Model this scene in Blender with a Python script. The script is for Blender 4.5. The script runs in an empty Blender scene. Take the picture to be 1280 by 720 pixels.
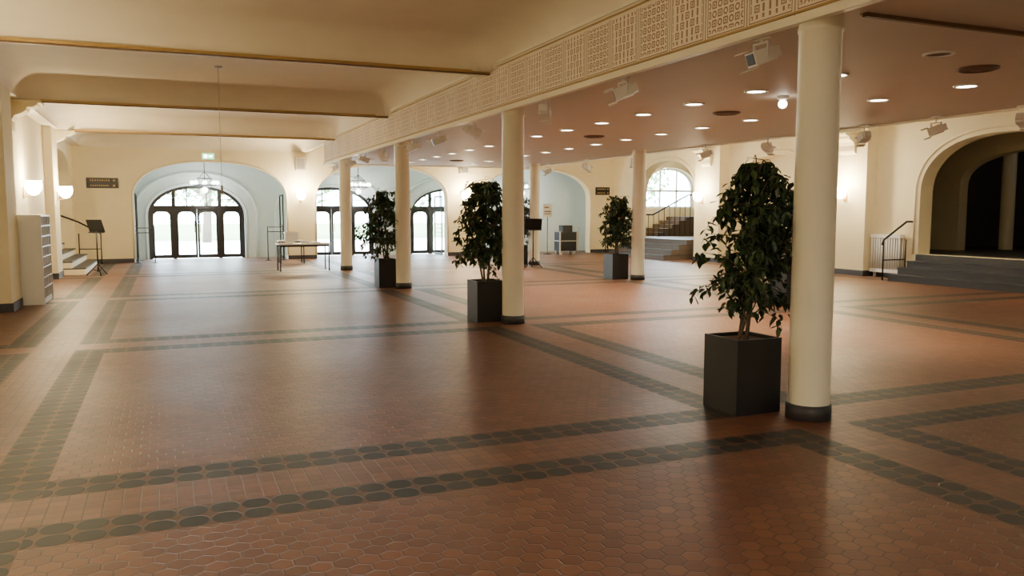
import bpy, math, random
from mathutils import Vector, Matrix
random.seed(7)
scene = bpy.context.scene
COL = scene.collection
pi = math.pi

# ------------------------------------------------------------------ materials
def new_mat(name):
    m = bpy.data.materials.new(name); m.use_nodes = True
    nt = m.node_tree
    return m, nt, nt.nodes['Principled BSDF']

def mat(name, col, rough=0.6, metal=0.0, var=0.06, scale=4.0, bump=0.0, spec=0.5, coat=0.0):
    m, nt, b = new_mat(name)
    tc = nt.nodes.new('ShaderNodeTexCoord')
    nz = nt.nodes.new('ShaderNodeTexNoise'); nz.inputs['Scale'].default_value = scale
    nz.inputs['Detail'].default_value = 4
    nt.links.new(tc.outputs['Object'], nz.inputs['Vector'])
    mx = nt.nodes.new('ShaderNodeMix'); mx.data_type = 'RGBA'
    mx.inputs[6].default_value = tuple(max(0, c*(1-var)) for c in col) + (1,)
    mx.inputs[7].default_value = tuple(min(1, c*(1+var)) for c in col) + (1,)
    nt.links.new(nz.outputs['Fac'], mx.inputs[0])
    nt.links.new(mx.outputs[2], b.inputs['Base Color'])
    b.inputs['Roughness'].default_value = rough
    b.inputs['Metallic'].default_value = metal
    b.inputs['Specular IOR Level'].default_value = spec
    if coat: b.inputs['Coat Weight'].default_value = coat
    if bump:
        bp = nt.nodes.new('ShaderNodeBump'); bp.inputs['Strength'].default_value = bump
        bp.inputs['Distance'].default_value = 0.01
        nt.links.new(nz.outputs['Fac'], bp.inputs['Height']); nt.links.new(bp.outputs[0], b.inputs['Normal'])
    return m

def emat(name, col, s):
    m, nt, b = new_mat(name)
    b.inputs['Base Color'].default_value = (0.8, 0.8, 0.75, 1)
    b.inputs['Emission Color'].default_value = tuple(col) + (1,)
    b.inputs['Emission Strength'].default_value = s
    return m

def glass_mat(name, tint=(0.95, 0.98, 0.98), refl=0.06):
    m = bpy.data.materials.new(name); m.use_nodes = True
    nt = m.node_tree; nt.nodes.clear()
    o = nt.nodes.new('ShaderNodeOutputMaterial'); t = nt.nodes.new('ShaderNodeBsdfTransparent')
    g = nt.nodes.new('ShaderNodeBsdfGlossy'); x = nt.nodes.new('ShaderNodeMixShader')
    t.inputs[0].default_value = tint + (1,); g.inputs['Roughness'].default_value = 0.03
    x.inputs[0].default_value = refl
    nt.links.new(t.outputs[0], x.inputs[1]); nt.links.new(g.outputs[0], x.inputs[2]); nt.links.new(x.outputs[0], o.inputs[0])
    return m

class NM:
    """math-node helper"""
    def __init__(s, nt): s.nt = nt
    def __call__(s, op, a, b=None, c=None):
        n = s.nt.nodes.new('ShaderNodeMath'); n.operation = op
        for i, v in enumerate((a, b, c)):
            if v is None: continue
            if isinstance(v, (int, float)): n.inputs[i].default_value = v
            else: s.nt.links.new(v, n.inputs[i])
        return n.outputs[0]
    def mixc(s, f, a, b):
        n = s.nt.nodes.new('ShaderNodeMix'); n.data_type = 'RGBA'
        for i, v in ((0, f), (6, a), (7, b)):
            if isinstance(v, (int, float)): n.inputs[i].default_value = v
            elif isinstance(v, tuple): n.inputs[i].default_value = v + (1,) if len(v) == 3 else v
            else: s.nt.links.new(v, n.inputs[i])
        return n.outputs[2]
    def mixf(s, f, a, b):   # a*(1-f)+b*f
        return s('ADD', s('MULTIPLY', a, s('SUBTRACT', 1.0, f)), s('MULTIPLY', b, f))
    def white(s, x, y):
        cx = s.nt.nodes.new('ShaderNodeCombineXYZ')
        s.nt.links.new(x, cx.inputs[0]); s.nt.links.new(y, cx.inputs[1])
        w = s.nt.nodes.new('ShaderNodeTexWhiteNoise'); w.noise_dimensions = '2D'
        s.nt.links.new(cx.outputs[0], w.inputs['Vector'])
        return w.outputs['Value']

CX0, CDX = 4.5, 5.75      # column rows in X
CY0, CDY = 4.93, 5.95     # column rows in Y

def floor_material():
    m, nt, b = new_mat('floor_tiles'); M = NM(nt)
    tc = nt.nodes.new('ShaderNodeTexCoord'); sp = nt.nodes.new('ShaderNodeSeparateXYZ')
    nt.links.new(tc.outputs['Object'], sp.inputs[0])
    X, Y = sp.outputs[0], sp.outputs[1]
    def absper(v, c, d):
        f = M('FRACT', M('DIVIDE', M('SUBTRACT', v, c - d/2), d))
        return M('ABSOLUTE', M('MULTIPLY', M('SUBTRACT', f, 0.5), d))
    xp = absper(X, CX0, CDX); yp = absper(Y, CY0, CDY)
    IN, CS = 0.225, 0.162
    def inband(v): return M('MULTIPLY', M('GREATER_THAN', v, IN), M('LESS_THAN', v, IN + 2*CS))
    def gap(v): return M('LESS_THAN', v, IN)
    isL = M('MULTIPLY', inband(xp), M('SUBTRACT', 1.0, gap(yp)))
    isT = M('MULTIPLY', M('MULTIPLY', inband(yp), M('SUBTRACT', 1.0, gap(xp))), M('SUBTRACT', 1.0, isL))
    def circ(a, c):
        u = M('DIVIDE', M('SUBTRACT', a, IN), CS); v = M('DIVIDE', c, CS)
        fu = M('SUBTRACT', M('FRACT', u), 0.5); fv = M('SUBTRACT', M('FRACT', v), 0.5)
        d = M('SQRT', M('ADD', M('MULTIPLY', fu, fu), M('MULTIPLY', fv, fv)))
        sq = M('MAXIMUM', M('ABSOLUTE', fu), M('ABSOLUTE', fv))
        dd = M('ADD', M('MULTIPLY', d, 0.88), M('MULTIPLY', sq, 0.12))
        return M('SUBTRACT', 0.505, dd), M('FLOOR', u), M('FLOOR', v)
    eL, iLu, iLv = circ(xp, Y); eT, iTu, iTv = circ(yp, X)
    band = M('ADD', isL, isT)
    eB = M('ADD', M('MULTIPLY', eL, isL), M('MULTIPLY', eT, isT))
    idB = M('ADD', M('MULTIPLY', M.white(iLu, iLv), isL), M('MULTIPLY', M.white(iTv, iTu), isT))
    # hex field
    S = 0.108
    px = M('DIVIDE', X, S); py = M('DIVIDE', Y, S); R = math.sqrt(3)
    def cell(ox, oy):
        ax = M('SUBTRACT', M('FRACT', M('SUBTRACT', px, ox)), 0.5)
        ay = M('MULTIPLY', M('SUBTRACT', M('FRACT', M('DIVIDE', M('SUBTRACT', py, oy), R)), 0.5), R)
        return ax, ay, M('ADD', M('MULTIPLY', ax, ax), M('MULTIPLY', ay, ay))
    ax, ay, da = cell(0, 0); bx, by, db = cell(0.5, R/2)
    sel = M('LESS_THAN', da, db)
    gx = M.mixf(sel, bx, ax); gy = M.mixf(sel, by, ay)
    agx = M('ABSOLUTE', gx); agy = M('ABSOLUTE', gy)
    hd = M('MAXIMUM', agx, M('ADD', M('MULTIPLY', agx, 0.5), M('MULTIPLY', agy, 0.866)))
    eH = M('SUBTRACT', 0.5, hd)
    idH = M.white(M('ROUND', M('MULTIPLY', M('SUBTRACT', px, gx), 4)), M('ROUND', M('MULTIPLY', M('SUBTRACT', py, gy), 4)))
    # square setts in the strips
    SQ = 0.092
    qx = M('DIVIDE', X, SQ); qy = M('DIVIDE', Y, SQ)
    fx = M('ABSOLUTE', M('SUBTRACT', M('FRACT', qx), 0.5)); fy = M('ABSOLUTE', M('SUBTRACT', M('FRACT', qy), 0.5))
    eQ = M('SUBTRACT', 0.5, M('MAXIMUM', fx, fy))
    idQ = M.white(M('FLOOR', qx), M('FLOOR', qy))
    strip = M('MULTIPLY', M('MAXIMUM', gap(xp), gap(yp)), M('SUBTRACT', 1.0, band))
    eF = M.mixf(strip, eH, eQ); idF = M.mixf(strip, idH, idQ)
    def tile(e, w=0.035):
        n = nt.nodes.new('ShaderNodeMapRange'); n.interpolation_type = 'SMOOTHSTEP'
        nt.links.new(e, n.inputs[0]); n.inputs[1].default_value = w*0.3; n.inputs[2].default_value = w*1.6
        return n.outputs[0]
    nz = nt.nodes.new('ShaderNodeTexNoise'); nz.inputs['Scale'].default_value = 0.7; nz.inputs['Detail'].default_value = 5
    nt.links.new(tc.outputs['Object'], nz.inputs['Vector'])
    nz2 = nt.nodes.new('ShaderNodeTexNoise'); nz2.inputs['Scale'].default_value = 5; nz2.inputs['Detail'].default_value = 3
    nt.links.new(tc.outputs['Object'], nz2.inputs['Vector'])
    terra = M.mixc(idF, (0.112, 0.044, 0.024), (0.192, 0.080, 0.043))
    terra = M.mixc(M('MULTIPLY', nz.outputs['Fac'], 0.5), terra, (0.142, 0.058, 0.032))
    terra = M.mixc(M('MULTIPLY', nz2.outputs['Fac'], 0.3), terra, (0.105, 0.043, 0.026))
    tF = tile(eF, 0.04)
    cF = M.mixc(tF, (0.070, 0.035, 0.025), terra)
    dark = M.mixc(idB, (0.014, 0.018, 0.018), (0.031, 0.036, 0.034))
    tB = tile(eB, 0.035)
    cB = M.mixc(tB, (0.095, 0.052, 0.035), dark)
    colr = M.mixc(band, cF, cB)
    nt.links.new(colr, b.inputs['Base Color'])
    h = M.mixf(band, tF, tB)
    hh = M('ADD', h, M('MULTIPLY', M.mixf(band, idF, idB), 0.35))
    bp = nt.nodes.new('ShaderNodeBump'); bp.inputs['Strength'].default_value = 0.40; bp.inputs['Distance'].default_value = 0.004
    nt.links.new(hh, bp.inputs['Height']); nt.links.new(bp.outputs[0], b.inputs['Normal'])
    rg = M('ADD', 0.35, M('MULTIPLY', nz.outputs['Fac'], 0.2))
    nt.links.new(M('ADD', rg, M('MULTIPLY', band, 0.06)), b.inputs['Roughness'])
    nt.links.new(M('SUBTRACT', 0.42, M('MULTIPLY', band, 0.14)), b.inputs['Specular IOR Level'])
    return m

def fascia_material():
    m, nt, b = new_mat('fretwork_panels'); M = NM(nt)
    tc = nt.nodes.new('ShaderNodeTexCoord'); sp = nt.nodes.new('ShaderNodeSeparateXYZ')
    nt.links.new(tc.outputs['Object'], sp.inputs[0])
    Y, Z = sp.outputs[1], sp.outputs[2]
    P = 0.56
    u = M('MULTIPLY', M('SUBTRACT', M('FRACT', M('DIVIDE', Y, P)), 0.5), P)
    w = M('SUBTRACT', Z, 3.375)
    au = M('ABSOLUTE', u); aw = M('ABSOLUTE', w)
    par = M('GREATER_THAN', M('FRACT', M('DIVIDE', Y, 2*P)), 0.5)
    def near(v, t, e): return M('LESS_THAN', M('ABSOLUTE', M('SUBTRACT', v, t)), e)
    border = near(M('MAXIMUM', au, M('MULTIPLY', aw, 0.95)), 0.247, 0.005)
    C = 0.078
    cu = M('SUBTRACT', M('FRACT', M('ADD', M('DIVIDE', u, C), 0.5)), 0.5); cw = M('SUBTRACT', M('FRACT', M('ADD', M('DIVIDE', w, C), 0.5)), 0.5)
    acu = M('ABSOLUTE', cu); acw = M('ABSOLUTE', cw)
    ring = near(M('SQRT', M('ADD', M('MULTIPLY', cu, cu), M('MULTIPLY', cw, cw))), 0.31, 0.09)
    sq = near(M('MAXIMUM', acu, acw), 0.32, 0.08)
    dot = M('LESS_THAN', M('MAXIMUM', acu, acw), 0.13)
    bars = M('MULTIPLY', M('LESS_THAN', acu, 0.16), M('LESS_THAN', acw, 0.42))
    iu = M('FLOOR', M('ADD', M('DIVIDE', au, C), 0.5)); iw = M('FLOOR', M('ADD', M('DIVIDE', aw, C), 0.5))
    ck = M('GREATER_THAN', M('FRACT', M('MULTIPLY', M('ADD', iu, iw), 0.5)), 0.25)
    diag = M('LESS_THAN', M('ABSOLUTE', M('SUBTRACT', iu, iw)), 0.5)
    A = M.mixf(ck, M('MAXIMUM', sq, dot), ring)
    B = M.mixf(diag, bars, M('MAXIMUM', sq, dot))
    mot = M.mixf(par, A, B)
    inside = M('LESS_THAN', M('MAXIMUM', au, M('MULTIPLY', aw, 0.98)), 0.232)
    pat = M('MAXIMUM', M('MULTIPLY', mot, inside), border)
    seam = M('GREATER_THAN', au, P/2 - 0.006)
    pat = M('MINIMUM', M('MAXIMUM', pat, seam), 1.0)
    c = M.mixc(pat, (0.84, 0.77, 0.65), (0.33, 0.20, 0.13))
    nt.links.new(c, b.inputs['Base Color']); b.inputs['Roughness'].default_value = 0.6
    bp = nt.nodes.new('ShaderNodeBump'); bp.invert = True; bp.inputs['Strength'].default_value = 0.5; bp.inputs['Distance'].default_value = 0.01
    nt.links.new(pat, bp.inputs['Height']); nt.links.new(bp.outputs[0], b.inputs['Normal'])
    return m

WALL = mat('cream_plaster', (0.82, 0.725, 0.49), 0.75, bump=0.05, scale=3)
WALLB = mat('pale_plaster', (0.62, 0.74, 0.78), 0.75, scale=3)
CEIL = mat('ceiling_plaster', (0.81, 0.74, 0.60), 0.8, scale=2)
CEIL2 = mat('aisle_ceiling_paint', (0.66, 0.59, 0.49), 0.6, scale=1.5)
COLM = mat('column_paint', (0.88, 0.84, 0.69), 0.38, var=0.03, scale=2)
DARKB = mat('dark_baseboard', (0.035, 0.035, 0.04), 0.5)
BRONZE = mat('dark_bronze', (0.02, 0.018, 0.016), 0.4, 0.3)
BLACK = mat('black_metal', (0.012, 0.012, 0.014), 0.4, 0.4)
GOLD = mat('gilt_moulding', (0.42, 0.28, 0.10), 0.45, 0.3)
BROWN = mat('brown_moulding', (0.13, 0.075, 0.04), 0.5)
WHITE = mat('white_lacquer', (0.84, 0.83, 0.80), 0.4, var=0.02)
GREY = mat('grey_plastic', (0.45, 0.44, 0.42), 0.5)
STONE = mat('dark_stone', (0.04, 0.038, 0.037), 0.5, scale=12, var=0.2)
STEPM = mat('stair_stone', (0.075, 0.052, 0.040), 0.5, scale=12, var=0.2)
POT = mat('anthracite_planter', (0.010, 0.010, 0.011), 0.5)
SOIL = mat('clay_granules', (0.16, 0.10, 0.07), 0.9, var=0.6, scale=60, bump=0.8)
BARK = mat('ficus_bark', (0.10, 0.07, 0.05), 0.8, var=0.3, scale=30, bump=0.4)
LEAF = mat('ficus_leaf', (0.018, 0.042, 0.015), 0.38, var=0.5, scale=9)
LEAF2 = mat('ficus_leaf_light', (0.040, 0.076, 0.022), 0.38, var=0.4, scale=9)
GLASS = glass_mat('clear_glass')
WARM = emat('warm_lamp_glass', (1.0, 0.82, 0.50), 45)
COOLG = emat('opal_lamp_glass', (1.0, 0.92, 0.78), 16)
DOWN = emat('downlight_lens', (1.0, 0.88, 0.68), 34)
EXITG = emat('exit_sign_green', (0.05, 0.9, 0.35), 4)
PAPER = mat('paper', (0.75, 0.74, 0.70), 0.8)
OGROUND = mat('outdoor_paving', (0.74, 0.73, 0.70), 0.9, scale=2, var=0.15)
GRASS = mat('grass', (0.20, 0.28, 0.12), 0.9, scale=3, var=0.4)
TLEAF = mat('tree_leaf', (0.12, 0.21, 0.07), 0.6, var=0.5, scale=1.5)
TBARK = mat('tree_bark', (0.10, 0.08, 0.06), 0.9, scale=8, var=0.4)
FLOORM = floor_material()
FRET = fascia_material()
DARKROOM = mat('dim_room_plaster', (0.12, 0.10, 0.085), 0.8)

# ------------------------------------------------------------------ mesh builder
class MB:
    def __init__(s): s.v = []; s.f = []; s.m = []; s.s = []
    def add(s, vs, fs, mi=0, smooth=False):
        o = len(s.v); s.v += [tuple(v) for v in vs]
        for f in fs: s.f.append(tuple(i+o for i in f)); s.m.append(mi); s.s.append(smooth)
    def box(s, x0, x1, y0, y1, z0, z1, mi=0):
        vs = [(x0,y0,z0),(x1,y0,z0),(x1,y1,z0),(x0,y1,z0),(x0,y0,z1),(x1,y0,z1),(x1,y1,z1),(x0,y1,z1)]
        s.add(vs, [(0,3,2,1),(4,5,6,7),(0,1,5,4),(1,2,6,5),(2,3,7,6),(3,0,4,7)], mi)
    def obox(s, c, sx, sy, sz, rot, mi=0):
        vs = []
        for z in (-.5,.5):
            for x, y in ((-.5,-.5),(.5,-.5),(.5,.5),(-.5,.5)):
                vs.append(Vector(c) + rot @ Vector((x*sx, y*sy, z*sz)))
        s.add(vs, [(0,3,2,1),(4,5,6,7),(0,1,5,4),(1,2,6,5),(2,3,7,6),(3,0,4,7)], mi)
    def tube(s, path, rads, seg=8, mi=0, smooth=True, cap=True, closed=False):
        path = [Vector(p) for p in path]; n = len(path)
        if not hasattr(rads, '__len__'): rads = [rads]*n
        vs = []
        up = None
        for i, p in enumerate(path):
            if closed: t = path[(i+1) % n] - path[i-1]
            else: t = path[min(i+1, n-1)] - path[max(i-1, 0)]
            t.normalize()
            if up is None:
                up = Vector((0,0,1)) if abs(t.z) < .9 else Vector((1,0,0))
            a = t.cross(up).normalized(); b2 = a.cross(t).normalized(); up = b2
            for k in range(seg):
                an = 2*pi*(k+.5)/seg
                vs.append(p + (a*math.cos(an) + b2*math.sin(an))*rads[i])
        fs = []
        for i in range(n if closed else n-1):
            j = (i+1) % n
            for k in range(seg):
                l = (k+1) % seg
                fs.append((i*seg+k, i*seg+l, j*seg+l, j*seg+k))
        s.add(vs, fs, mi, smooth)
        if cap and not closed:
            o = len(s.v) - len(vs)
            s.f.append(tuple(o+k for k in reversed(range(seg)))); s.m.append(mi); s.s.append(False)
            s.f.append(tuple(o+(n-1)*seg+k for k in range(seg))); s.m.append(mi); s.s.append(False)
    def lathe(s, c, prof, seg=24, mi=0, smooth=True, axis='z', a0=0, a1=2*pi):
        full = abs(a1-a0-2*pi) < 1e-6; n = seg if full else seg+1
        vs = []
        for r, z in prof:
            for k in range(n):
                an = a0 + (a1-a0)*k/seg
                vs.append((c[0]+r*math.cos(an), c[1]+r*math.sin(an), c[2]+z))
        fs = []
        for i in range(len(prof)-1):
            for k in range(seg):
                l = (k+1) % n if full else k+1
                fs.append((i*n+k, i*n+l, (i+1)*n+l, (i+1)*n+k))
        s.add(vs, fs, mi, smooth)
    def sphere(s, c, r, mi=0, seg=16, rings=8, sz=1.0):
        prof = [(r*math.sin(pi*i/rings), -r*sz*math.cos(pi*i/rings)) for i in range(rings+1)]
        prof[0] = (0.0005, prof[0][1]); prof[-1] = (0.0005, prof[-1][1])
        s.lathe(c, prof, seg, mi)
    def obj(s, name, mats, parent=None):
        me = bpy.data.meshes.new(name); me.from_pydata(s.v, [], s.f)
        for mm in mats: me.materials.append(mm)
        me.polygons.foreach_set('material_index', s.m); me.polygons.foreach_set('use_smooth', s.s)
        me.update()
        o = bpy.data.objects.new(name, me); COL.objects.link(o)
        if parent: o.parent = parent
        return o

def empty(name, loc):
    e = bpy.data.objects.new(name, None); e.location = loc; e.empty_display_size = 0.2; COL.objects.link(e); return e

def light(kind, name, loc, energy, color=(1,.88,.70), parent=None, rot=None, **kw):
    l = bpy.data.lights.new(name, kind); l.energy = energy; l.color = color
    for k, v in kw.items(): setattr(l, k, v)
    o = bpy.data.objects.new(name, l); o.location = loc
    if rot: o.rotation_euler = rot
    COL.objects.link(o)
    if parent:
        o.parent = parent
        bpy.context.view_layer.update()
        o.matrix_parent_inverse = parent.matrix_world.inverted()
    return o

def arch_z(s, zs, zt, n):
    return zs + (zt-zs)*max(0.0, 1-abs(s)**n)**(1/n)

def arch_wall(name, axis, pos, th, a0, a1, z0, z1, ops, mats):
    b = MB()
    P = (lambda u, v, z: (u, pos+v, z)) if axis == 'x' else (lambda u, v, z: (pos+v, u, z))
    def seg(u0, u1, zl0, zl1, zt, cap0=False, cap1=False):
        vs = [P(u0,0,zl0),P(u1,0,zl1),P(u1,0,zt),P(u0,0,zt),P(u0,th,zl0),P(u1,th,zl1),P(u1,th,zt),P(u0,th,zt)]
        fs = [(0,1,2,3),(5,4,7,6),(3,2,6,7),(0,4,5,1)]
        if cap0: fs.append((0,3,7,4))
        if cap1: fs.append((1,5,6,2))
        b.add(vs, fs)
    cur = a0
    for o in sorted(ops, key=lambda o: o['a'][0]):
        x0, x1 = o['a']; zb = o.get('zb', z0); zs, zt, n = o['zs'], o['zt'], o.get('n', 2.2)
        seg(cur, x0, z0, z0, z1, True, True)
        N = 28; c = (x0+x1)/2; h = (x1-x0)/2
        us = [-math.cos(pi*i/N) for i in range(N+1)]
        for i in range(N):
            za, zc = arch_z(us[i], zs, zt, n), arch_z(us[i+1], zs, zt, n)
            seg(c+h*us[i], c+h*us[i+1], za, zc, z1)
        if zb > z0: seg(x0, x1, z0, z0, zb)
        cur = x1
    seg(cur, a1, z0, z0, z1, True, True)
    return b.obj(name, mats)

def arch_path(x0, x1, zs, zt, n, zb, axis, pos, N=28):
    c = (x0+x1)/2; h = (x1-x0)/2
    pts = [(x0, zb)] + [(c+h*s, arch_z(s, zs, zt, n)) for s in [-math.cos(pi*i/N) for i in range(N+1)]] + [(x1, zb)]
    return [((u, pos, z) if axis == 'x' else (pos, u, z)) for u, z in pts]

TR = [0]
def trim(b, mats):
    TR[0] += 1
    return b.obj('trim_%d' % TR[0], mats)

# ------------------------------------------------------------------ floor / ceilings / walls
XL, XR, YS, YN, YD = -2.6, 16.4, -7.0, 28.73, 30.3
b = MB(); b.add([(-7,YS,0),(24.5,YS,0),(24.5,YD+.15,0),(-7,YD+.15,0)], [(0,1,2,3)])
b.obj('floor', [FLOORM])

ZB, RISE, CR = 3.62, 0.42, 0.55
beamY = [CY0+.62+CDY*k for k in range(-2, 4)]
b = MB()
X0, X1 = XL, 4.42
edges = [YS] + beamY + [YN]
for i in range(len(edges)-1):
    y0 = edges[i]+(0.12 if i > 0 else 0); y1 = edges[i+1]-(0.12 if i+1 < len(edges)-1 else 0)
    if y1-y0 < .5: continue
    nx, ny = 40, 40
    def warp(t, L):
        return L*(0.5-0.5*math.cos(pi*t))
    vs = []
    for jy in range(ny+1):
        for jx in range(nx+1):
            x = X0+0.25 + warp(jx/nx, X1-X0-.25); y = y0 + warp(jy/ny, y1-y0)
            dx = min(x-X0-.25, X1-x); dy = min(y-y0, y1-y)
            qx = max(0, CR-dx); qy = max(0, CR-dy)
            q = min(CR, math.hypot(qx, qy))
            z = ZB + RISE*math.sqrt(max(0, 1-(q/CR)**2))
            vs.append((x, y, z))
    fs = [(j*(nx+1)+k, (j+1)*(nx+1)+k, (j+1)*(nx+1)+k+1, j*(nx+1)+k+1) for j in range(ny) for k in range(nx)]
    b.add(vs, fs, 0, True)
    b.add([(X0,y0,ZB),(X0+.26,y0,ZB),(X0+.26,y1,ZB),(X0,y1,ZB)], [(0,3,2,1)])
for y in beamY:
    b.box(X0, X1, y-.12, y+.12, ZB-.01, ZB+.1)
b.obj('ceiling', [CEIL])
b = MB()
for y in beamY:
    b.box(X0+.3, X1, y-.135, y-.10, ZB-.04, ZB-.008, 1)
    b.box(X0+.3, X1, y-.145, y-.12, ZB-.02, ZB+.018, 0)
trim(b, [GOLD, BROWN])

# aisle slab (under gallery) with fretwork fascia
AX1, AY1, ZA = 11.0, 25.0, 3.05
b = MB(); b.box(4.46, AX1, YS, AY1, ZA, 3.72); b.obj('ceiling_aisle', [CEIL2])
b = MB(); b.box(4.425, 4.458, YS, AY1, ZA-.01, 3.70); b.obj('gallery_fascia', [FRET])
b = MB()
b.box(4.385, 4.46, YS, AY1, ZA-.05, ZA+.012); b.box(4.385, 4.44, YS, AY1, 3.685, 3.725)
b.box(4.40, 4.44, YS, AY1, ZA+.03, ZA+.045, 1); b.box(4.40, 4.44, YS, AY1, 3.645, 3.66, 1)
b.box(4.42, AX1+.03, AY1, AY1+.04, ZA-.03, 3.73)
b.box(AX1, AX1+.04, YS, AY1+.04, ZA-.03, 3.73)
trim(b, [COLM, GOLD])
b = MB(); b.box(4.76, AX1, CY0-.26, CY0-.22, ZA-.03, ZA+.0, 0); b.box(4.76, AX1, CY0-.22, CY0-.2, ZA-.015, ZA, 1); trim(b, [BROWN, GOLD])
b = MB(); b.box(AX1, XR+.5, YS, YN+.4, 4.1, 4.2); b.box(4.42, AX1, AY1+.05, YN+.4, 4.1, 4.2)
b.box(4.42, 4.5, AY1+.05, YN+.4, 3.62, 4.2)
b.obj('ceiling_outer', [CEIL])
b = MB(); b.box(-7.2, 24.8, YS-.3, YD+.5, 4.25, 4.5); b.obj('roof_slab', [GREY])

# walls
WX0, WX1 = 17.9, 20.3
ops_n = [dict(a=(-.95,3.8), zs=2.05, zt=3.24, n=2.3), dict(a=(4.75,9.5), zs=2.05, zt=3.24, n=2.3), dict(a=(10.8,15.4), zs=2.05, zt=3.24, n=2.3)]
arch_wall('wall_north', 'x', YN, .4, -7, 24.6, 0, 4.25, ops_n + [dict(a=(WX0,WX1), zb=1.75, zs=2.5, zt=3.4, n=2.1)], [WALL])
DC = [1.0, 5.6, 10.1]
ops_d = [dict(a=(c-1.55,c+1.55), zs=1.45, zt=2.5, n=2.1) for c in DC]
arch_wall('wall_vestibule', 'x', YD, .35, -7, 16.6, 0, 4.25, ops_d, [WALLB])
arch_wall('wall_left', 'y', XL-.35, .35, YS, YN, 0, 4.25, [dict(a=(23.45,28.2), zs=2.2, zt=3.3, n=2.4)], [WALL])
ops_r = [dict(a=(10.2,14.25), zb=0.6, zs=2.0, zt=3.3, n=2.3), dict(a=(17.6,21.2), zs=2.0, zt=3.25, n=2.3), dict(a=(23.2,26.9), zs=2.1, zt=3.4, n=2.3)]
arch_wall('wall_right', 'y', XR, .4, YS, YN, 0, 4.25, ops_r, [WALL])
b = MB(); b.box(-7.2, 24.8, YS-.3, YS, 0, 4.25); b.obj('wall_south', [WALL])
b = MB(); b.box(-3.2, 16.2, YN+.4, YD, 3.5, 3.6); b.obj('ceiling_vestibule', [WALLB])
b = MB(); b.box(-1.75,-1.55, YN+.4, YD, 0, 3.5); b.box(16.0,16.2, YN+.4, YD, 0, 3.5); b.obj('wall_vestibule_ends', [WALLB])
b = MB(); b.box(16.4,16.6, YN+.4, YD, 0, 4.25); b.obj('wall_vestibule_side', [WALLB])
b = MB(); b.box(XR+.4, XR+.5, 17.0, 21.9, 0, 4.2); b.obj('wall_right_niche', [WALL])
b = MB(); b.box(-6.2,-6.0,22.0,YN,0,4.2); b.box(-6.2,XL-.35,22.0,22.2,0,4.2); b.obj('wall_left_alcove', [WALL])
b = MB(); b.box(-6.2,XL-.35,22.0,YN,3.9,4.0); b.obj('ceiling_left_alcove', [CEIL])
b = MB(); b.box(21.2,21.4,21.9,YN,0,4.25); b.obj('wall_stair_hall', [WALL])
b = MB(); b.box(XR+.4,21.4,21.9,22.1,0,4.25); b.obj('wall_stair_hall_side', [WALL])
b = MB(); b.box(XR+.4, 24.3, 8.0, 16.8, .5, .6); b.obj('floor_side_room', [STONE])
arch_wall('wall_side_room_inner', 'y', 19.0, .3, 8.0, 16.8, .6, 4.25, [dict(a=(10.4,15.3), zb=.6, zs=2.2, zt=3.1, n=2.6)], [WALL])
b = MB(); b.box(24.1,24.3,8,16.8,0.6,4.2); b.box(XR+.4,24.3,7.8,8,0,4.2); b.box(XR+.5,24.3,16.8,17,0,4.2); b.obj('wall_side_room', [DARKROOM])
b = MB(); b.box(24.5,24.7,YS,YN+.4,0,4.25); b.obj('wall_east_outer', [WALL])
b = MB(); b.box(-7.1,-6.9,YS,YD+.4,0,4.25); b.obj('wall_west_outer', [WALL])

# baseboards
b = MB()
for x0, x1 in ((XL,-.95),(3.8,4.75),(9.5,10.8),(15.4,XR)): b.box(x0, x1, YN-.025, YN, 0, .13)
b.obj('baseboard_north', [DARKB])
b = MB(); b.box(XL, XL+.025, YS, 23.45, 0, .13); b.obj('baseboard_left', [DARKB])
b = MB()
for y0, y1 in ((YS,10.2),(14.25,17.6),(21.2,23.2),(26.9,YN-.03)): b.box(XR-.025, XR, y0, y1, 0, .13)
b.obj('baseboard_right', [DARKB])

# arch mouldings
b = MB()
for o in ops_n: b.tube(arch_path(o['a'][0], o['a'][1], o['zs'], o['zt'], o['n'], .13, 'x', YN-.005), .035, 6)
for c in DC:
    b.tube(arch_path(c-1.98, c+1.98, 1.5, 2.93, 2.1, .0, 'x', YD-.01), .06, 6, 1)
    b.tube(arch_path(c-1.62, c+1.62, 1.45, 2.58, 2.1, .0, 'x', YD-.005), .03, 6, 1)
for o in ops_r: b.tube(arch_path(o['a'][0]-.12, o['a'][1]+.12, o['zs'], o['zt']+.12, o['n'], .6, 'y', XR-.005), .03, 6)
trim(b, [WALL, WALLB])

# ------------------------------------------------------------------ columns
def column(x, y, z1):
    b = MB()
    b.lathe((x,y,0), [(.001,0),(.172,0),(.172,.115),(.155,.12)], 40, 1)
    b.lathe((x,y,0), [(.156,.1),(.156,z1-.12),(.165,z1-.11),(.165,z1-.08),(.158,z1-.07),(.158,z1)], 40, 0)
    return b.obj('column', [COLM, DARKB])
for k in range(-1, 4): column(4.58, CY0+CDY*k, 3.05)
for k in range(0, 4): column(10.3, CY0+CDY*k, 3.05)
b = MB(); b.lathe((20.7,15.2,.6), [(.17,0),(.17,3.4)], 24); b.obj('column', [COLM])

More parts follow.
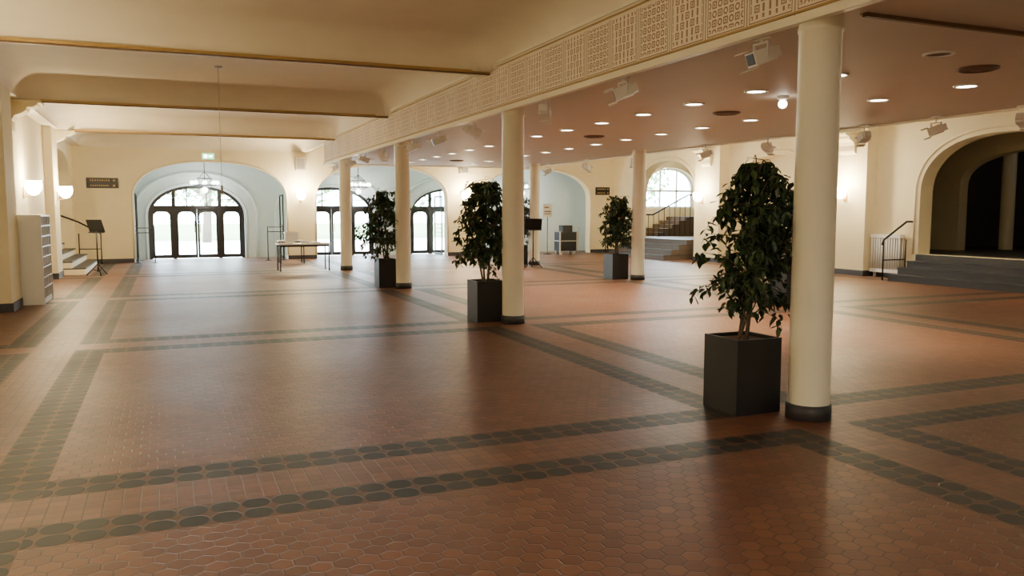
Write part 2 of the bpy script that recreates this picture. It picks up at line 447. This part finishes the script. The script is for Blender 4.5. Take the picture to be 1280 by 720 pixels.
# ------------------------------------------------------------------ piers + corbels
b = MB()
for y0, y1 in ((15.55,16.75),(21.45,22.75)): b.box(XR-.35, XR, y0, y1, 0, 4.1, 0); b.box(XR-.37, XR, y0-.02, y1+.02, 0, .14, 1)
b.obj('pier_right', [WALL, DARKB])
b = MB()
b.box(XL, XL+.28, 15.2, 16.1, 0, 3.62, 0); b.box(XL, XL+.3, 15.18, 16.12, 0, .14, 1)
b.box(XL, XL+.18, 22.3, 23.3, 0, 3.62, 0); b.box(XL, XL+.2, 22.28, 23.32, 0, .14, 1)
b.obj('pier_left', [WALL, DARKB])

def corbel(x, y, zt, sx, w=.42, d=.55, h=.62):
    """scrolled bracket: side profile swept along y"""
    prof = [(0,-h),(d*.12,-h*.97),(d*.2,-h*.85),(d*.2,-h*.6),(d*.3,-h*.45),(d*.5,-h*.38),(d*.62,-h*.30),(d*.66,-h*.2),(d*.8,-h*.2),(d*.95,-h*.13),(d,-h*.04),(d,0),(0,0)]
    b = MB(); n = len(prof)
    vs = [(x+sx*p[0], y-w/2, zt+p[1]) for p in prof] + [(x+sx*p[0], y+w/2, zt+p[1]) for p in prof]
    fs = [(i,(i+1)%n,n+(i+1)%n,n+i) for i in range(n)] + [tuple(range(n)), tuple(reversed(range(n,2*n)))]
    b.add(vs, fs)
    ex = sorted((x, x+sx*(d+.04)))
    b.box(ex[0], ex[1], y-w/2-.03, y+w/2+.03, zt-.05, zt)
    return b.obj('corbel', [WALL])
for y in beamY[3:]: corbel(XL, y, ZB-.012, 1)
corbel(XR-.35, 16.15, 3.6, -1, .5, .4, .55); corbel(XR-.35, 22.1, 3.6, -1, .5, .4, .55)

# ------------------------------------------------------------------ entrance doors
def door(i, cx):
    e = empty('door_%d' % i, (cx, YD+.15, 0))
    b = MB(); y0, y1 = .0, .08
    hw, zs, zt, n, w = 1.55, 1.45, 2.5, 2.1, .10
    N = 28; ss = [-math.cos(pi*k/N) for k in range(N+1)]
    O = [(-hw,0)] + [(hw*s, arch_z(s,zs,zt,n)) for s in ss] + [(hw,0)]
    I = [(-hw+w,0)] + [((hw-w)*s, arch_z(s,zs,zt-w,n)) for s in ss] + [(hw-w,0)]
    vs = []; 
    for (a, c) in zip(O, I): vs += [(a[0],y0,a[1]),(c[0],y0,c[1]),(a[0],y1,a[1]),(c[0],y1,c[1])]
    fs = []
    for k in range(len(O)-1):
        p, q = 4*k, 4*k+4
        fs += [(p,p+1,q+1,q),(p+2,q+2,q+3,p+3),(p+1,p+3,q+3,q+1)]
    b.add(vs, fs)
    b.box(-hw+.05, hw-.05, -.03, .11, 1.70, 1.82)
    for x in (-.74, .74): b.box(x-.06, x+.06, -.02, .1, 0, arch_z(x/hw,zs,zt,n)-.03)
    for x in (-.32, .32): b.box(x-.02, x+.02, .01, .07, 1.8, arch_z(x/hw,zs,zt,n)-.05)
    b.box(-hw+.1, -.74, .01, .07, 2.02, 2.05)
    b.box(.74, hw-.1, .01, .07, 2.02, 2.05)
    def leaf(a, c):
        f = .07
        b.box(a, a+f, .01, .07, .02, 1.7); b.box(c-f, c, .01, .07, .02, 1.7)
        b.box(a+f, c-f, .01, .07, .02, .14); b.box(a+f, c-f, .01, .07, 1.6, 1.7)
        for sx, xx in ((1, a+f), (-1, c-f)):
            pts = [(xx,1.6)] + [(xx+sx*.16*(1-math.sin(t*pi/8)), 1.6-.16*(1-math.cos(t*pi/8))) for t in range(5)]
            vv = [(p[0], .012, p[1]) for p in pts]+[(p[0], .068, p[1]) for p in pts]
            m_ = len(pts); b.add(vv, [tuple(range(m_)), tuple(range(2*m_-1, m_-1, -1))] + [(k,(k+1)%m_,m_+(k+1)%m_,m_+k) for k in range(m_)])
    leaf(-hw+.1, -.80); leaf(-.68, -.005); leaf(.005, .68); leaf(.80, hw-.1)
    fr = b.obj('frame', [BRONZE], e)
    b = MB()
    for x in (-.09, .09): b.tube([(x,-.01,.9),(x,-.06,.9),(x,-.06,1.3),(x,-.01,1.3)], .014, 6)
    b.obj('pull_handles', [GOLD], e)
    b = MB(); vs = [(p[0]*.97, .04, p[1]*.99) for p in O]; b.add(vs, [tuple(range(len(vs)))]); b.obj('glazing', [GLASS], e)
for i, c in enumerate(DC): door(i+1, c)

# stair hall window
wc = (WX0+WX1)/2; hw = (WX1-WX0)/2
e = empty('window_1', (wc, YN+.2, 0))
b = MB()
path = arch_path(-hw+.05, hw-.05, 2.5, 3.35, 2.1, 1.78, 'x', 0)
b.tube(path, .05, 4, smooth=False); b.box(-hw,hw,-.04,.04,1.75,1.83); b.box(-hw,hw,-.03,.03,2.42,2.5)
for x in (-.4, .4): b.box(x-.03,x+.03,-.03,.03,1.8,arch_z(x/hw,2.5,3.35,2.1))
b.obj('frame', [WHITE], e)
b = MB(); b.add([p for p in path], [tuple(range(len(path)))]); b.obj('glazing', [GLASS], e)

# ------------------------------------------------------------------ stairs
def stairs_r(name, x0, y0, y1, n, tread, rise, mt, xend):
    b = MB()
    for k in range(n):
        b.box(x0+k*tread, xend, y0, y1, k*rise, (k+1)*rise - .03, 0)
        b.box(x0+k*tread-.02, xend, y0, y1, (k+1)*rise-.03, (k+1)*rise, 1)
    return b.obj(name, mt)
stairs_r('staircase', 15.55, 10.0, 14.3, 4, .29, .15, [STONE, DARKB], XR-.002)
stairs_r('staircase', 15.2, 23.22, 26.88, 4, .3, .165, [STEPM, STONE], XR+.4)
b = MB(); b.box(XR+.4, 21.2, 22.1, YN, 0, .66); b.obj('floor_stair_landing', [STEPM])
b = MB()
for k in range(5):
    b.box(17.6+k*.32, 21.18, 27.3, 28.7, .66+k*.15, .66+(k+1)*.15)
b.obj('staircase', [STEPM])
b = MB()
for k in range(4):
    b.box(-5.98, -1.95-k*.3, 23.6, 28.0, k*.17, (k+1)*.17-.03, 0); b.box(-5.98, -1.95-k*.3+.02, 23.6, 28.0, (k+1)*.17-.03, (k+1)*.17, 1)
b.obj('staircase', [WALL, STONE])

def handrail(pts_floor, h, ext):
    b = MB()
    top = [Vector(p)+Vector((0,0,h)) for p in pts_floor]
    b.tube(ext(top), .025, 8)
    mid = [Vector(p)+Vector((0,0,h*.5)) for p in pts_floor]; b.tube(mid, .015, 8)
    for p, t in zip(pts_floor, top): b.tube([p, t], .018, 8)
    return b.obj('stair_handrail', [BLACK])
handrail([(15.5,14.42,0),(16.2,14.42,0.0)], .95, lambda t: [t[0]+Vector((-.05,0,-.12)), t[0], t[1]+Vector((0,0,.42)), t[1]+Vector((.3,0,.42))])
handrail([(15.1,26.98,0),(15.9,26.98,0)], .95, lambda t: [t[0], t[1]+Vector((0,0,.35)), t[1]+Vector((.35,0,.35))])
handrail([(-1.85,28.1,0),(-2.45,28.1,0)], .95, lambda t: [t[0], t[1]+Vector((0,0,.35)), t[1]+Vector((-.6,0,.6))])
b = MB()
def zf(x): return .66 + max(0, min(5, (x-17.3)/.32))*.15
for k in range(15): x = 17.1+k*.24; b.tube([(x, 27.22, .66), (x, 27.22, zf(x)+.85)], .014, 6)
b.tube([(17.0,27.22,1.5),(17.3,27.22,1.5),(18.9,27.22,2.26),(20.7,27.22,2.26)], .03, 8); b.obj('stair_balustrade', [BLACK])

# ------------------------------------------------------------------ radiators
def radiator(x, y0, y1):
    b = MB(); n = int((y1-y0)/.07)
    for k in range(n):
        y = y0+(k+.5)*(y1-y0)/n
        b.tube([(x,y,.14),(x,y,1.02)], .022, 8); b.tube([(x-.1,y,.14),(x-.1,y,1.02)], .022, 8)
    b.box(x-.13, x+.03, y0, y1, .12, .2); b.box(x-.13, x+.03, y0, y1, .97, 1.06)
    b.box(x-.08, x-.02, y0+.08, y0+.12, 0, .13); b.box(x-.08, x-.02, y1-.12, y1-.08, 0, .13)
    b.obj('radiator', [WHITE])
radiator(XR-.06, 14.6, 15.5); radiator(XR-.06, 16.85, 17.6); radiator(XR+.28, 18.2, 20.6)

# ------------------------------------------------------------------ ficus planters
def ficus(x, y, seed, H=2.0, R=.42, lean=(0,0), nl=22):
    rd = random.Random(seed)
    e = empty('potted_ficus', (x, y, 0))
    b = MB(); s, h, t = .215, .60, .02
    b.box(-s,s,-s,s,0.0,.02); b.box(-s,-s+t,-s,s,.02,h); b.box(s-t,s,-s,s,.02,h); b.box(-s+t,s-t,-s,-s+t,.02,h); b.box(-s+t,s-t,s-t,s,.02,h)
    b.obj('planter', [POT], e)
    b = MB(); b.add([(-s+t,-s+t,h-.03),(s-t,-s+t,h-.03),(s-t,s-t,h-.03),(-s+t,s-t,h-.03)], [(0,1,2,3)]); b.obj('soil', [SOIL], e)
    b = MB(); tips = []
    def ln_off(z):
        f = max(0, min(1, (z-h)/.8)); return Vector((lean[0]*f, lean[1]*f, 0))
    for k in range(4):
        a = rd.uniform(0,2*pi); p = Vector((.04*math.cos(k*1.6), .04*math.sin(k*1.6), h-.04)); path = [p.copy()]
        d = Vector((.10*math.cos(a), .10*math.sin(a), 1)).normalized()
        L = (H-h)*rd.uniform(.78,.95); 
        for q in range(7):
            d = (d + Vector((rd.uniform(-.12,.12), rd.uniform(-.12,.12), .05))).normalized(); p = p + d*L/7; path.append(p + ln_off(p.z))
        b.tube(path, [.016*(1-.75*i/7) for i in range(8)], 6)
        for q in range(1, 8):
            for r_ in range(5):
                if q == 1 and r_ > 0: continue
                aa = rd.uniform(0, 2*pi); p0 = path[q]
                zr = (p0.z-h)/(H-h)
                RR = R*(.70+.5*math.sin(pi*min(1, max(.05, zr*.95+.12)))) * (1 - .50*max(0, zr-.55)/.45)
                ln = RR*rd.uniform(.35,1.15)
                o_ = ln_off(p0.z)
                tgt = Vector((math.cos(aa)*ln, math.sin(aa)*ln, p0.z + rd.uniform(-.03,.22))) + o_
                midp = (p0+tgt)/2 + Vector((0,0,.07)); end = tgt + Vector((math.cos(aa)*.05, math.sin(aa)*.05, -.09))
                b.tube([p0, midp, tgt, end], [.006,.005,.003,.002], 4, cap=False)
                tips.append([p0, midp, tgt, end])
    b.obj('trunks', [BARK], e)
    b = MB()
    for tp in tips:
        for q in range(nl):
            f = rd.uniform(.2, 1.0)*3; i = min(2, int(f)); fr = f-i
            p = tp[i].lerp(tp[i+1], fr) + Vector((rd.gauss(0,.022), rd.gauss(0,.022), rd.gauss(0,.022)))
            if p.z > H: p.z = H - rd.uniform(0,.1)
            a = rd.uniform(0,2*pi); droop = rd.uniform(-1.35, -.1)
            d = Vector((math.cos(a)*math.cos(droop), math.sin(a)*math.cos(droop), math.sin(droop)))
            sd = d.cross(Vector((rd.uniform(-.4,.4), rd.uniform(-.4,.4), 1))).normalized(); nn = sd.cross(d)
            L = rd.uniform(.065,.105); W = L*.25
            v = [p, p+d*L*.35+sd*W+nn*.006, p+d*L*.7+sd*W*.75+nn*.004, p+d*L-nn*.008, p+d*L*.7-sd*W*.75+nn*.004, p+d*L*.35-sd*W+nn*.006, p+d*L*.5-nn*.004]
            b.add(v, [(0,1,6),(1,2,6),(2,3,6),(3,4,6),(4,5,6),(5,0,6)], 0 if rd.random() < .7 else 1)
    b.obj('foliage', [LEAF, LEAF2], e)
ficus(4.29, 5.38, 11, 2.0, .32, (.15,.02), 18)
ficus(4.33, 11.32, 2, 2.05, .34)
ficus(4.33, 17.28, 3, 2.05, .46)
ficus(9.95, 17.25, 4, 2.0, .35)
ficus(9.95, 11.3, 5, 2.0, .42)
ficus(9.95, 23.2, 6, 2.1, .40)

# ------------------------------------------------------------------ ceiling fittings
ctr = MB(); dl = []
for x in (6.6, 8.56):
    for k in range(16):
        y = 5.6 + 1.27*k
        dl.append((x, y, k))
for x, y, k in dl:
    ctr.lathe((x,y,ZA), [(.14,0),(.14,-.012),(.115,-.018),(.11,-.004)], 20, 0)
    on = not (x < 7 and k == 0)
    ctr.lathe((x,y,ZA), [(.11,-.006),(.0005,-.006)], 20, 1 if on else 2)
root = ctr.obj('recessed_downlights', [WHITE, DOWN, BROWN])
for i, (x, y, k) in enumerate(dl):
    if k % 2 == (0 if x > 7 else 1):
        light('SPOT', 'lamp', (x, y, ZA-.03), 760 if 1 < k < 9 else (480 if k > 1 else 110), (1,.78,.49), root, (0,0,0), spot_size=math.radians(88), spot_blend=.9, shadow_soft_size=.09)
b = MB()
for y in (6.0, 10.05, 14.1, 18.15, 22.2):
    b.lathe((7.62,y,ZA), [(.20,0),(.20,-.015),(.16,-.03),(.15,-.012),(.11,-.03),(.10,-.012),(.06,-.03),(.001,-.025)], 24)
b.obj('ceiling_air_diffusers', [BROWN])
e = empty('ceiling_globe_lamp', (7.2, 8.37, ZA))
b = MB(); b.lathe((0,0,0), [(.07,0),(.07,-.03),(.04,-.05)], 16); b.obj('base', [WHITE], e)
b = MB(); b.sphere((0,0,-.10), .055); b.obj('globe', [COOLG], e)

def spotlight(x, y, z, yaw, zc=ZA):
    e = empty('stage_spotlight', (x, y, zc))
    b = MB(); d = z-zc
    b.box(-.03,.03,-.09,.09,-.02,0); b.tube([(0,0,0),(0,0,d+.11)], .012, 8)
    b.box(-.012,.012,-.095,-.08,d-.02,d+.11); b.box(-.012,.012,.08,.095,d-.02,d+.11); b.box(-.012,.012,-.095,.095,d+.10,d+.115)
    b.obj('yoke', [WHITE], e)
    b = MB(); R = Matrix.Rotation(yaw,3,'Z') @ Matrix.Rotation(.35,3,'Y')
    b.obox((0,0,d), .2,.14,.12, R); b.obox(Vector((0,0,d))+R@Vector((-.13,0,0)), .06,.11,.09, R)
    b.obox(Vector((0,0,d))+R@Vector((.14,0,.075)), .10,.14,.006, R); b.obox(Vector((0,0,d))+R@Vector((.14,0,-.075)), .10,.14,.006, R)
    b.obj('housing', [WHITE], e)
    b = MB(); b.obox(Vector((0,0,d))+R@Vector((.103,0,0)), .006,.11,.09, R); b.obj('lens', [BLACK], e)
for i, y in enumerate((5.65, 7.9, 9.9, 12.6, 14.5, 16.2, 18.6, 20.5, 22.2, 24.2)):
    spotlight(4.62, y, 2.89, (3.0, 2.6, 1.0, 0.2)[i % 4])
for i, y in enumerate((7.8, 9.2, 10.6, 13.0, 15.0, 18.0, 20.5, 23.0)):
    spotlight(10.85, y, 2.84, (.3, 2.2, 1.2)[i % 3])

b = MB(); b.lathe((.9,14.9,4.035), [(.001,-.03),(.06,-.02),(.07,0)], 16); b.tube([(.9,14.9,4.03),(.9,14.9,2.05)], .004, 6); b.tube([(.9,14.9,2.05),(.9,14.9,1.9)], .02, 8)
b.obj('hanging_microphone', [GREY])
b = MB(); b.lathe((.9,20.6,4.035), [(.001,-.05),(.06,-.04),(.07,0)], 16); b.obj('smoke_detector', [WHITE])

# ------------------------------------------------------------------ sconces
def sconce(x, y, z, nx, ny, P=30):
    e = empty('sconce_lamp', (x, y, z))
    n = Vector((nx, ny, 0)); a = math.atan2(ny, nx)
    b = MB(); b.obox(n*.016, .03,.10,.22, Matrix.Rotation(a,3,'Z')); b.tube([n*.03+Vector((0,0,-.06)), n*.12+Vector((0,0,-.08)), n*.19+Vector((0,0,-.03))], .01, 6)
    b.obj('bracket', [GOLD], e)
    b = MB(); c = n*.19
    b.lathe((c.x,c.y,-.02), [(.02,-.03),(.09,0),(.145,.08),(.16,.17),(.145,.26)], 20); b.obj('shade', [WARM], e)
    light('POINT', 'lamp', (x+nx*.36, y+ny*.36, z+.26), P, (1,.79,.47), e, shadow_soft_size=.12)
sconce(XL, 18.9, 1.98, 1, 0, 230); sconce(XL+.18, 22.8, 1.98, 1, 0, 230)
sconce(4.25, YN, 2.05, 0, -1, 320); sconce(10.15, YN, 2.05, 0, -1, 320)
sconce(XR-.35, 16.2, 1.98, -1, 0, 300); sconce(XR-.35, 22.3, 1.98, -1, 0, 300)
sconce(XL, 10.0, 1.98, 1, 0, 90); sconce(XL, 4.5, 1.98, 1, 0, 70); sconce(XR, 8.8, 1.98, -1, 0, 80)
sconce(-6.0, 25.5, 2.3, 1, 0, 140); sconce(XR+.4, 27.7, 2.6, 1, 0, 70)

# ------------------------------------------------------------------ chandeliers
def chandelier(x, y, z, ztop):
    e = empty('chandelier', (x, y, z)); b = MB()
    R = .40
    b.tube([(R*math.cos(2*pi*k/32), R*math.sin(2*pi*k/32), 0) for k in range(32)], .018, 6, closed=True)
    b.tube([(R*.6*math.cos(2*pi*k/32), R*.6*math.sin(2*pi*k/32), .22) for k in range(32)], .012, 6, closed=True)
    b.tube([(0,0,-.15),(0,0,ztop-z)], .012, 6); b.lathe((0,0,ztop-z), [(.001,-.06),(.07,-.04),(.08,0)], 16)
    for k in range(8):
        a = 2*pi*k/8; c, s_ = math.cos(a), math.sin(a)
        b.tube([(0,0,.45),(R*.6*c,R*.6*s_,.22),(R*c,R*s_,0)], .006, 5); b.tube([(0,0,-.12),(R*.5*c,R*.5*s_,-.08),(R*c,R*s_,0)], .006, 5)
    b.obj('frame', [BLACK], e)
    b = MB()
    for k in range(8):
        a = 2*pi*k/8; b.sphere((R*math.cos(a), R*math.sin(a), .08), .07, seg=10, rings=6)
    b.sphere((0,0,-.16), .10, seg=12, rings=8)
    b.obj('glass_shades', [COOLG], e)
    light('POINT', 'lamp', (x, y, z-.4), 70, (1,.96,.9), e, shadow_soft_size=.2)
chandelier(1.25, 29.7, 2.5, 3.5); chandelier(6.45, 29.7, 2.5, 3.5); chandelier(12.9, 29.7, 2.5, 3.5)

# ------------------------------------------------------------------ signs
def sign(x, y, z, w, h, axis, rows, mt=BLACK):
    b = MB()
    if axis == 'x':
        b.box(x-w/2,x+w/2,y-.03,y,z-h/2,z+h/2,0)
        for r in range(rows):
            zc = z+h/2-(r+.5)*h/rows
            xx = x-w*.38; rd = random.Random(r+5)
            while xx < x+w*.2:
                l = rd.uniform(.025,.045); b.box(xx,xx+l,y-.034,y-.03,zc-.022,zc+.022,1); xx += l+.025
            b.box(x+w*.33,x+w*.40,y-.034,y-.03,zc-.03,zc+.03,1)
    else:
        b.box(x-.03,x,y-w/2,y+w/2,z-h/2,z+h/2,0)
        for r in range(rows):
            zc = z+h/2-(r+.5)*h/rows; yy = y-w*.38; rd = random.Random(r+9)
            while yy < y+w*.3:
                l = rd.uniform(.025,.045); b.box(x-.034,x-.03,yy,yy+l,zc-.022,zc+.022,1); yy += l+.025
    b.obj('wayfinding_sign', [mt, GOLD])
sign(-1.78, YN, 2.5, .9, .32, 'x', 2)
sign(15.92, YN, 2.42, .62, .3, 'x', 2)
e = empty('exit_sign', (1.3, 27.9, 3.35))
b = MB(); b.box(-.19,.19,-.03,.03,-.1,.1); b.tube([(-.1,0,.1),(-.1,0,.45)], .006, 5); b.tube([(.1,0,.1),(.1,0,.45)], .006, 5); b.obj('housing', [WHITE], e)
b = MB(); b.box(-.17,.17,-.035,-.03,-.08,.08,0); b.box(-.12,-.03,-.038,-.035,-.05,.05,1); b.box(.02,.12,-.038,-.035,-.02,.02,1); b.obj('panel', [EXITG, COOLG], e)
for x, y in ((4.25, YN-.002), (10.1, YN-.002)):
    b = MB(); b.box(x-.16,x+.16,y-.22,y,3.0,3.42); b.box(x-.12,x+.12,y-.235,y-.22,3.04,3.38,1)
    b.obj('loudspeaker', [WHITE, GREY])

# ------------------------------------------------------------------ leaflet cabinet
b = MB(); x1, y0, y1 = -1.98, 16.2, 17.4; x0 = -2.55
b.box(x0,x1,y0,y0+.03,0,1.55); b.box(x0,x1,y1-.03,y1,0,1.55); b.box(x0,x1,y0+.03,y1-.03,1.52,1.55); b.box(x0,x1-.02,y0+.03,y1-.03,0,.1); b.box(x0,x0+.02,y0+.03,y1-.03,.1,1.52)
for k in range(1, 8): b.box(x0+.02,x1,y0+.03,y1-.03,.1+k*.178,.12+k*.178)
for k in range(1, 4): b.box(x0+.02,x1-.005,y0+k*.3,y0+k*.3+.02,.1,1.52)
rd = random.Random(3)
for r in range(8):
    for c in range(4):
        yy = y0+.06+c*.3
        if rd.random() < .75:
            b.box(x0+.1, x1-.05, yy, yy+.2, .122+r*.178, .122+r*.178+rd.uniform(.02,.11), rd.choice((1,2,3)))
b.obj('leaflet_cabinet', [WHITE, PAPER, BROWN, GREY])

# ------------------------------------------------------------------ tables
def table(x0, x1, y0, y1, h=.75):
    b = MB(); b.box(x0,x1,y0,y1,h-.035,h)
    for x in (x0+.05, x1-.05):
        for y in (y0+.05, y1-.05): b.tube([(x,y,0),(x,y,h-.03)], .018, 8, 1)
    b.box(x0+.05,x1-.05,y0+.04,y0+.06,h-.09,h-.035,1); b.box(x0+.05,x1-.05,y1-.06,y1-.04,h-.09,h-.035,1)
    b.obj('folding_table', [WHITE, BLACK])
table(2.75, 4.15, 22.7, 23.4)
b = MB(); b.lathe((3.1,23.05,.751), [(.001,0),(.09,0),(.14,.03),(.13,.03),(.001,.012)], 20); b.obj('plate', [WHITE])
b = MB()
b.box(3.4,3.62,22.95,23.15,.751,.80,0); b.box(3.66,3.9,22.9,23.1,.751,.78,1); b.obj('leaflet_stack', [PAPER, WHITE])
table(3.2, 4.0, 26.2, 26.8, .72)
b = MB(); b.box(3.4,3.8,26.3,26.6,.721,.98,0); b.box(3.39,3.81,26.29,26.61,.93,.98,1); b.obj('storage_box', [PAPER, WHITE])

# ------------------------------------------------------------------ music stands
def music_stand(x, y, yaw):
    e = empty('music_stand', (x, y, 0)); e.rotation_euler = (0,0,yaw); b = MB()
    for k in range(3):
        a = 2*pi*k/3+.5; b.tube([(0,0,.30),(.28*math.cos(a),.28*math.sin(a),.012)], .013, 6); b.tube([(0,0,.12),(.14*math.cos(a),.14*math.sin(a),.155)], .008, 6)
    b.tube([(0,0,.1),(0,0,1.12)], .018, 8); b.obj('tripod', [BLACK], e)
    b = MB(); R = Matrix.Rotation(-.35,3,'X')
    b.obox((0,.02,1.25), .5,.012,.34, R); b.obox((0,-.0,1.09), .5,.06,.012, R)
    b.obj('desk', [BLACK], e)
music_stand(-1.62, 23.15, 2.4); music_stand(9.72, 21.6, 2.9)

# ------------------------------------------------------------------ items at third arch
e = empty('equipment_trolley', (13.95, 28.0, 0)); b = MB()
b.box(-.35,.35,-.25,.25,.14,.85); b.box(-.37,.37,-.27,.27,.5,.53,1); b.box(-.37,-.33,-.27,-.23,.12,.87,1); b.box(.33,.37,-.27,-.23,.12,.87,1); b.box(-.2,.2,-.18,.18,.85,1.1)
for x in (-.28,.28):
    for y in (-.18,.18): b.lathe((x,y,0), [(.001,0),(.05,.0),(.05,.12),(.02,.14)], 12, 1)
b.tube([(.4,-.2,.2),(.45,-.2,1.05),(.45,.2,1.05),(.4,.2,.2)], .015, 6, 1)
b.obj('case', [BLACK, GREY], e)
e = empty('notice_stand', (13.35, 28.35, 0)); b = MB()
b.lathe((0,0,0), [(.001,.0),(.16,0),(.16,.02),(.02,.03)], 20); b.tube([(0,0,.02),(0,0,1.45)], .014, 8); b.obj('post', [BLACK], e)
b = MB(); b.box(-.2,.2,-.02,.0,1.4,1.9,0); b.box(-.14,.14,-.024,-.02,1.6,1.64,1); b.box(-.14,.14,-.024,-.02,1.52,1.55,1); b.box(-.14,.05,-.024,-.02,1.75,1.8,1); b.obj('board', [PAPER, BROWN], e)

def glass_leaf(x, y0, y1):
    e = empty('glass_draught_door', (x, y0, 0)); b = MB(); L = y1-y0
    for z in (.85, 1.0, 1.15): b.tube([(-.03,.04,z),(-.03,L-.04,z)], .012, 6)
    b.box(-.02,.02,0,.04,.01,2.2); b.box(-.02,.02,L-.04,L,.01,2.2); b.box(-.02,.02,.04,L-.04,.01,.08); b.box(-.02,.02,.04,L-.04,2.14,2.2)
    b.obj('frame', [BLACK], e)
    b = MB(); b.box(-.006,.006,.04,L-.04,.08,2.14); b.obj('pane', [GLASS], e)
for x in (-.88, 3.72, 4.83, 9.42, 10.88): glass_leaf(x, YN+.43, YN+1.3)
def rail(x, y):
    b = MB()
    for dx in (0,.5): b.tube([(x+dx,y,0),(x+dx,y,1.15)], .018, 8); b.lathe((x+dx,y,0), [(.001,0),(.09,0),(.09,.015),(.02,.02)], 14)
    for z in (.95,1.1): b.tube([(x,y,z),(x+.5,y,z)], .014, 8)
    b.obj('queue_rail', [BLACK])
rail(-.85, 28.35); rail(3.1, 28.35)

# ------------------------------------------------------------------ outside
b = MB(); b.add([(-40,YD+.36,-.03),(60,YD+.36,-.03),(60,50,-.03),(-40,50,-.03)], [(0,1,2,3)]); b.obj('ground_terrace', [OGROUND])
b = MB(); b.add([(-60,50,-.03),(80,50,-.03),(80,120,-.03),(-60,120,-.03)], [(0,1,2,3)]); b.obj('ground_lawn', [GRASS])
b = MB(); b.add([(24.8,-10,-.03),(60,-10,-.03),(60,YD+.36,-.03),(24.8,YD+.36,-.03)], [(0,1,2,3)]); b.add([(16.6,YN+.4,-.03),(24.8,YN+.4,-.03),(24.8,YD+.36,-.03),(16.6,YD+.36,-.03)], [(0,1,2,3)]); b.obj('ground_east', [GRASS])
def tree(x, y, H, seed):
    rd = random.Random(seed); e = empty('tree', (x,y,0)); b = MB()
    b.tube([(0,0,-.03),(.1,0,H*.3),(0,.1,H*.6),(.1,0,H*.9)], [.25,.2,.12,.04], 8)
    for k in range(8):
        a = rd.uniform(0,2*pi); z = H*rd.uniform(.3,.7); b.tube([(0,0,z),(math.cos(a)*1.2,math.sin(a)*1.2,z+.8),(math.cos(a)*2.2,math.sin(a)*2.2,z+1.1)], [.08,.05,.02], 5)
    b.obj('trunk', [TBARK], e); b = MB()
    for k in range(1100):
        u = Vector((rd.gauss(0,1),rd.gauss(0,1),rd.gauss(0,1))).normalized()*rd.uniform(.5,1)
        p = Vector((u.x*2.9, u.y*2.9, H*.62+u.z*H*.44)); n = Vector((rd.gauss(0,1),rd.gauss(0,1),rd.gauss(0,1))).normalized()
        a = n.orthogonal().normalized(); c = n.cross(a); s_ = rd.uniform(.12,.26)
        b.add([p-a*s_, p-c*s_*.5, p+a*s_, p+c*s_*.5], [(0,1,2,3)])
    b.obj('crown', [TLEAF], e)
for i, (x, y, h) in enumerate(((-9,50,8),(-3,52,8.5),(2,47,7.5),(8,52,8),(14,50,8),(20,53,8),(27,50,8),(34,56,9),(-15,55,9),(41,52,9),(38,42,8))): tree(x, y, h, 40+i)

# ------------------------------------------------------------------ lights
w = bpy.data.worlds.new('sky'); scene.world = w; w.use_nodes = True
bg = w.node_tree.nodes['Background']; bg.inputs[0].default_value = (.70,.86,1,1); bg.inputs[1].default_value = 38.0
s = light('SUN', 'sun', (0,0,20), 36, (1,.96,.88), None, (math.radians(42),0,math.radians(-20)), angle=.02)
for i, c in enumerate(DC):
    o = light('AREA', 'daylight_portal', (c, YD+.45, 1.3), 1, (1,1,1), None, (math.radians(-90),0,0), shape='RECTANGLE', size=3.2, size_y=2.6)
    o.data.cycles.is_portal = True
o = light('AREA', 'daylight_portal', (wc, YN+.5, 2.55), 1, (1,1,1), None, (math.radians(-90),0,0), shape='RECTANGLE', size=2.4, size_y=1.8); o.data.cycles.is_portal = True

def panel(x, y, z, P, sx=1.2, sy=1.2):  # added fill light in an invented frame, brightens hall and columns
    e = empty('added_fill_panel', (x,y,z)); b = MB()
    b.box(-sx/2-.04,sx/2+.04,-sy/2-.04,sy/2+.04,-.02,.03); b.obj('frame', [WHITE], e)
    light('AREA', 'lamp', (x,y,z-.04), P, (1,.91,.74), e, (0,0,0), shape='RECTANGLE', size=sx, size_y=sy)
panel(.9, 1.8, 4.0, 20); panel(.9, -3.6, 4.0, 400); panel(7.5, -2.0, 3.03, 100); panel(13.7, 6, 4.06, 70); panel(13.7, 14, 4.06, 80); panel(13.7,21,4.06,80)
light('POINT', 'lamp', (21.5,12,3.0), 12, (1,.85,.65), None, shadow_soft_size=.2)

# ------------------------------------------------------------------ camera
cam = bpy.data.cameras.new('camera'); co = bpy.data.objects.new('camera', cam); COL.objects.link(co)
co.location = (0,0,1.6); co.rotation_euler = (math.radians(90-5.28), 0, math.radians(-22.76))
cam.sensor_width = 36; cam.lens = 36*1028/1280; cam.clip_end = 300
scene.camera = co
